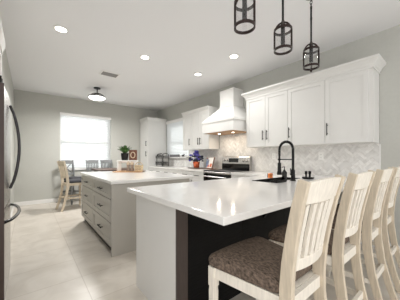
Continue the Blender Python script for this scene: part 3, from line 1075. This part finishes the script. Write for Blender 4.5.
t = thing('recipe_book', 'open picture cookbook leaning on a wooden stand beside the range', 'book', (3.36, 3.78, TOP), math.radians(-14))
MB().loft([[(x_, y_, z_) for x_, z_ in ((-.02, .016), (.055, .285), (.072, .28), (-.003, .012))] for y_ in (-.14, .14)]).build('wooden_stand', M['sign_brown'], t)
MB().box(-.07, -.14, 0, .10, .14, .015, .003).build('foot', M['sign_brown'], t)
def leaf_page(y0, y1, z0, z1, off, name, mt, par):
    f = lambda z_: -.02 + (z_ - .016) * (.075 / .269) - off
    return MB().loft([[(f(z0), y_, z0), (f(z1), y_, z1), (f(z1) + .003, y_, z1), (f(z0) + .003, y_, z0)] for y_ in (y0, y1)]).build(name, mt, par)
pg = leaf_page(-.12, .125, .025, .275, .004, 'page', M['paper'], t)
leaf_page(-.10, -.01, .05, .13, .006, 'printed_picture', M['print_orange'], pg)
leaf_page(.02, .10, .04, .10, .006, 'printed_picture', M['print_orange'], pg)
leaf_page(.075, .118, .06, .22, .0065, 'printed_picture', M['print_blue'], pg)
t = thing('oil_bottle', 'slender pale blue glass bottle between the flowers and the cookbook', 'bottle', (3.38, 4.02 - .06, TOP))
t.location = (3.46, 3.985, TOP)
MB().lathe([(.03, 0), (.032, .01), (.032, .15), (.012, .19), (.012, .24)], n=20).build('bottle_body', M['bottle'], t, smooth=True)
MB().lathe([(.014, .24), (.014, .262), (.004, .264)], n=14).build('cap', M['copper'], t, smooth=True)

# on the sill of the right window
t = thing('planter_box', 'long grey planter box on the sill below the blind', 'planter', (XR - .090, 5.55, W2[2]))
MB().cells([-.03, -.024, .024, .03], [-.24, -.234, .234, .24], lambda i, j: not (i == 1 and j == 1), 0, .075).build('box', M['grey_plastic'], t)
MB().box(-.024, -.234, .002, .024, .234, .055).build('soil', M['soil'], t)
t = thing('bird_figurine', 'small dark bird figurine on the window sill beside the planter', 'figurine', (XR - .090, 5.10, W2[2]))
MB().lathe([(.022, 0), (.022, .006), (.006, .012), (.006, .02)], n=16).build('stand', M['black'], t, smooth=True)
m = MB().tube([(0, .08, .055), (0, .05, .048), (0, .02, .045), (0, -.02, .042), (0, -.045, .058), (0, -.058, .072), (0, -.075, .070), (0, -.095, .066)], [.003, .010, .022, .026, .020, .016, .010, .002], 12)
m.build('bird', M['steel_dark'], t, smooth=True)

# ---------------------------------------------------------------- display on the island
ux, uy = 1.52, 4.05
side = Vector((.777, -.629, 0))          # across the tray
fwd = Vector((.629, .777, 0))
TR = math.atan2(side.y, side.x)
def on_tray(a, b_, z_=TOP + .018): return (ux + side.x * a + fwd.x * b_, uy + side.y * a + fwd.y * b_, z_)
t = thing('wooden_tray', 'honey-coloured wooden tray lying on the island top', 'tray', (ux, uy, TOP), TR)
MB().box(-.27, -.15, 0, .27, .15, .017, .005).build('board', M['tray_wood'], t)
for s in (-1, 1):
    MB().tube([(s * .272, -.045, .012), (s * .30, -.04, .018), (s * .30, .04, .018), (s * .272, .045, .012)], .007, 8).build('handle', M['black'], t, smooth=True)
t = thing('display_riser', 'small white riser with arched legs standing on the wooden tray', 'stand', on_tray(-.05, .05), TR)
MB().box(-.19, -.075, .18, .19, .075, .205, .004).build('top', M['trim'], t)
for s in (-1, 1):
    m = MB()
    m.box(s * .165 - .015, -.07, 0, s * .165 + .015, -.03, .18).box(s * .165 - .015, .03, 0, s * .165 + .015, .07, .18)
    m.box(s * .165 - .015, -.03, .14, s * .165 + .015, .03, .18)
    m.build('leg', M['trim'], t)
MB().box(-.15, .045, .15, .15, .06, .18).build('rail', M['trim'], t)
ZR = TOP + .018 + .2055
t = thing('potted_plant', 'small green plant in a black pot on the white riser', 'potted plant', on_tray(-.105, .05, ZR), 0); t.scale = (1.2, 1.2, 1.1)
MB().lathe([(.048, 0), (.05, .004), (.062, .115), (.062, .125), (.055, .125), (.053, .11)], n=24).build('pot', M['black'], t, smooth=True)
MB().lathe([(.054, .112), (.01, .114)], n=18).build('soil', M['soil'], t)
rng = random.Random(5)
m = MB()
for i in range(80):
    a = rng.random() * 6.28; le = .09 + .08 * rng.random(); ln = .25 + .75 * rng.random()
    dx_, dy_ = math.cos(a), math.sin(a)
    wv = .014 + .008 * rng.random()
    pts = []
    for q in (0, .35, .7, 1):
        rr = .015 + ln * .105 * q ** 1.3
        pts.append(Vector((dx_ * rr, dy_ * rr, .112 + le * q - .03 * ln * q * q)))
    sd = Vector((-dy_, dx_, 0))
    ws = (.3, 1, .8, .05)
    va = [m.bm.verts.new(p + sd * wv * w_) for p, w_ in zip(pts, ws)]
    vb = [m.bm.verts.new(p - sd * wv * w_) for p, w_ in zip(pts, ws)]
    vc = [m.bm.verts.new(p + Vector((0, 0, -.004))) for p in pts]
    for k_ in range(3):
        m.bm.faces.new((va[k_], va[k_ + 1], vc[k_ + 1], vc[k_])); m.bm.faces.new((vc[k_], vc[k_ + 1], vb[k_ + 1], vb[k_]))
m.build('leaves', M['leaf'], t)
t = thing('wooden_sign', 'brown wooden block sign with a cream wreath, upright on the riser', 'sign', on_tray(.055, .055, ZR), TR)
MB().box(-.075, -.014, 0, .075, .014, .20, .003).build('block', M['sign_brown'], t)
pts = [(.042 * math.cos(k_ * math.pi / 12), -.016, .10 + .055 * math.sin(k_ * math.pi / 12)) for k_ in range(24)]
MB().tube(pts, .009, 6, closed=True).build('wreath', M['pale_wood'], t, smooth=True)
for a, lab in ((.005, 'turned grey-brown wooden pepper mill on the tray, left of its twin'), (.075, 'turned grey-brown wooden salt mill on the tray, next to the wicker basket')):
    t = thing('spice_mill', lab, 'mill', on_tray(a, -.075), 0, 'wooden mills on the tray'); t.scale = (1.15, 1.15, 1.2)
    MB().lathe([(.028, 0), (.030, .01), (.022, .05), (.026, .09), (.028, .10)], n=22).build('mill_body', M['grey_wood'], t, smooth=True)
    MB().lathe([(.024, .101), (.029, .112), (.024, .135), (.008, .145), (.008, .155), (.002, .158)], n=22).build('mill_head', M['pale_wood'], t, smooth=True)
t = thing('wicker_basket', 'small beige wicker basket at the right end of the tray', 'basket', on_tray(.205, -.065), TR)
m = MB()
m.loft([[(x_ * s_, y_ * s_, z_) for x_, y_ in ((-.07, -.05), (.07, -.05), (.07, .05), (-.07, .05))] for s_, z_ in ((.9, 0), (1, .10), (1.03, .11), (.95, .11), (.88, .02))], cap=False)
m.box(-.06, -.043, 0, .06, .043, .01)
m.build('body', M['basket'], t)
m = MB()
for i in range(6):
    for z_ in (.03, .075):
        m.box(-.055 + i * .02, -.0505, z_, -.045 + i * .02, -.047, z_ + .018)
m.build('weave_gaps', M['grey_wood'], t)
m = MB().tube([(-.072, 0, .09)] + [(.072 * -math.cos(k_ * math.pi / 10), 0, .10 + .065 * math.sin(k_ * math.pi / 10)) for k_ in range(11)] + [(.072, 0, .09)], .006, 6)
m.build('handle', M['basket'], t, smooth=True)
